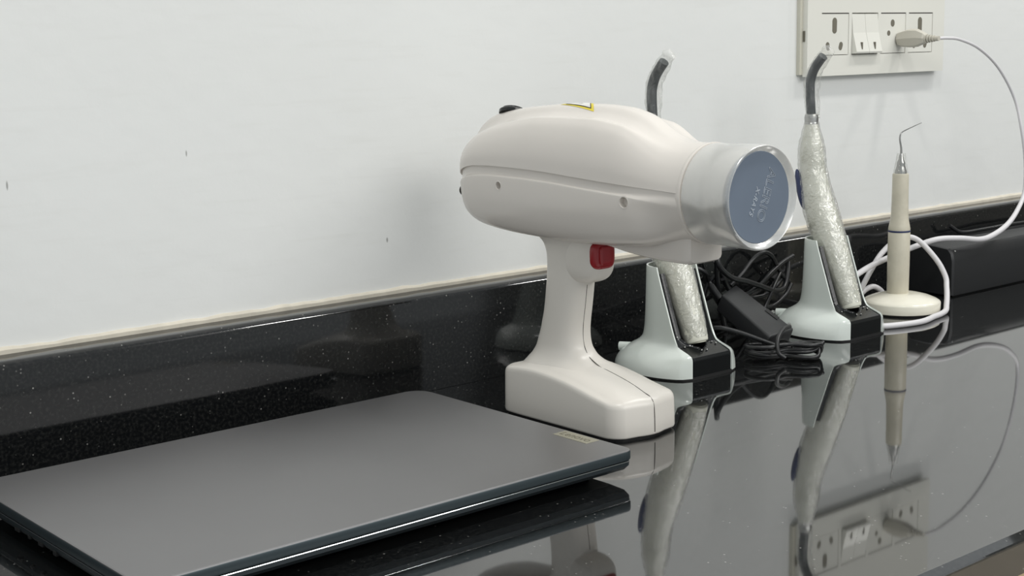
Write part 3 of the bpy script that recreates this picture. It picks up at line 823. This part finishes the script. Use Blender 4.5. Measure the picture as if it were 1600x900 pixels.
dc = cable('thin_black_cable', [(1.4350, .9220, .0680), (1.4480, .9180, .0600), (1.4620, .9160, .0582), (1.4850, .9140, .0585), (1.5100, .9120, .0590), (1.5400, .9100, .0598), (1.5900, .9080, .0590), (1.6400, .9060, .0582)], .0022, M['cable_black'], None)
tag(dc, 'thin black cable lying along the top of the long black case', 'cable')

# ------------------------------------------------------------------ black adapter with its leads
ad = empty('power_adapter', (1.02, .86, 0)); tag(ad, 'black power adapter brick tilted on its cables between the two curing light cradles', 'power adapter')
A, B, C_, D = Vector((1.0150, .8940, .0460)), Vector((1.0560, .9120, .0480)), Vector((1.0320, .8210, .0205)), Vector((.9900, .8150, .0200))
O = Vector((1.02, .86, 0))
nrm = (B - A).cross(D - A).normalized()
if nrm.z > 0: nrm = -nrm
th = .0175
bm = bmesh.new()
vt = [bm.verts.new(p - O) for p in (A, B, C_, D)]; vb = [bm.verts.new(p - O + nrm * th) for p in (A, B, C_, D)]
bm.faces.new(vt); bm.faces.new(list(reversed(vb)))
for i in range(4): bm.faces.new((vt[i], vb[i], vb[(i + 1) % 4], vt[(i + 1) % 4]))
bmesh.ops.bevel(bm, geom=list(bm.edges), offset=.0022, segments=3, profile=.5, affect='EDGES')
obj('brick', bm, M['dark_matt'], ad, angle=30)
ex = (C_ - B).normalized(); ey = (B - A).normalized()
for k in (.62, .90):
    p = B + (C_ - B) * k - O + nrm * .0030
    bm = bmesh.new(); tube(bm, [p - ey * .001, p + ey * .0085], .0019, 12); obj('plug_pin', bm, M['silver'], ad)
lc = C_ + (B - C_) * .34 - ey * .006 - O - nrm * .0001
bm = bmesh.new()
ps = [lc + ex * a + ey * b for a, b in ((-.010, -.004), (-.010, .004), (.010, .004), (.010, -.004))]
loft(bm, [ps, [p - nrm * .0004 for p in ps]]); obj('rating_plate', bm, M['rubber'], ad, False)
def adc(name, pts, r=.0020): return cable(name, [Vector(p) - O for p in pts], r, M['cable_black'], ad, per=8, n=10)
A2 = A + (B - A) * .15 + nrm * .008
adc('strain_relief', [A2, A2 - ex * .010 + Vector((0, 0, .003)), A2 - ex * .018 + Vector((0, 0, .006))], .0034)
adc('input_lead', [A2 - ex * .012 + Vector((0, 0, .004)), A2 - ex * .022 + Vector((0, 0, .009)), (1.0130, .9130, .0645), (1.0010, .9180, .0680), (.9930, .9210, .0450), (.9960, .9230, .0180), (1.010, .9240, .0025)])
adc('output_lead', [(.9900, .9000, .0030), (.9740, .8800, .0140), (.9640, .8560, .0260), (.9731, .8400, .0237), (.9860, .8220, .0165), (.996, .8060, .0110), (1.0080, .8020, .0100), (1.0180, .8030, .0090)])
# tied coil of lead lying in front of the brick
def coil(cx, cy, rx, ry, rot, n, zb, seed, name):
    rnd = random.Random(seed); pts = []
    for k in range(n * 12 + 1):
        a = 2 * PI * k / 12
        j = k // 12
        f = 1 + .10 * math.sin(j * 2.1 + seed)
        # squeeze in the middle where the tie holds it
        x = rx * f * math.cos(a); y = ry * f * math.sin(a) * (.35 + .65 * abs(math.cos(a)) ** .6)
        z = zb + .0034 * (j % 3) + .0040 * (1 + math.sin(a + j * 1.7)) * .5 + .0022
        rt = rot + .16 * math.sin(k / 12 * 1.9 + seed)
        pts.append(Vector((cx + x * math.cos(rt) - y * math.sin(rt), cy + x * math.sin(rt) + y * math.cos(rt), z)))
    return adc(name, pts, .0018)
coil(.9985, .8060, .0330, .0200, math.radians(-38), 5, .0015, 3, 'coiled_lead')
adc('lead_end', [(1.0150, .8130, .0260), (1.0000, .8080, .0260), (.9850, .8020, .0200), (.9790, .7960, .0100), (.9830, .7920, .0050)])
bm = bmesh.new()
tc_ = [Vector((.9980 + .0012 * math.sin(a), .8050 + .0100 * math.cos(a), .0085 + .0082 * math.sin(a))) - O for a in [2 * PI * k / 16 for k in range(17)]]
tube(bm, tc_, .0012, 8); obj('cable_tie', bm, M['rubber'], ad)

# tangle of black leads behind, against the upstand
tl = empty('tangled_black_cables', (1.09, .91, 0)); tag(tl, 'tangle of black cables piled against the upstand behind the power adapter', 'cables')
O2 = Vector((1.09, .91, 0))
def tc2(pts, r=.0023): return cable('cable_strand', [Vector(p) - O2 for p in pts], r, M['cable_black'], tl, per=8, n=10)
tc2([(1.0500, .9200, .0030), (1.0420, .9200, .0300), (1.0350, .9180, .0600), (1.0310, .9140, .0760), (1.0270, .9100, .0800), (1.0240, .9070, .0740), (1.0290, .9060, .0660), (1.0460, .9080, .0560), (1.0680, .9100, .0500), (1.0900, .9100, .0425), (1.1120, .9110, .0350), (1.1320, .9150, .0350), (1.1440, .9200, .0460), (1.1500, .9240, .0580)], .0027)
tc2([(1.0600, .9220, .0450), (1.0750, .9200, .0560), (1.0880, .9180, .0680), (1.1020, .9170, .0735), (1.1150, .9170, .0690), (1.1260, .9180, .0560), (1.1380, .9200, .0440), (1.1500, .9230, .0380)], .0022)
tc2([(1.0500, .9200, .0300), (1.0720, .9160, .0340), (1.0950, .9150, .0420), (1.1150, .9160, .0530), (1.1350, .9190, .0600), (1.1550, .9220, .0640)])
tc2([(1.0450, .9190, .0540), (1.0550, .9210, .0430), (1.0680, .9200, .0310), (1.0900, .9160, .0210), (1.1150, .9160, .0180), (1.1380, .9180, .0260), (1.1500, .9200, .0360)])
tc2([(1.0600, .9180, .0340), (1.0800, .9200, .0300), (1.1050, .9180, .0300), (1.1250, .9200, .0360), (1.1400, .9220, .0460)])
tc2([(1.0380, .9230, .0720), (1.0450, .9220, .0600), (1.0560, .9210, .0420), (1.0680, .9200, .0260), (1.0850, .9190, .0100), (1.1050, .9200, .0030)])
tc2([(1.0700, .9240, .0030), (1.0900, .9240, .0060), (1.1200, .9250, .0090), (1.1450, .9260, .0060), (1.1700, .9240, .0030)])
tc2([(1.0820, .9080, .0030), (1.0900, .9060, .0180), (1.1020, .9080, .0300), (1.1140, .9120, .0400), (1.1300, .9180, .0500)], .0020)
tc2([(1.0350, .9200, .0600), (1.0280, .9260, .0450), (1.0250, .9270, .0250), (1.0350, .9260, .0080), (1.0600, .9270, .0030)])
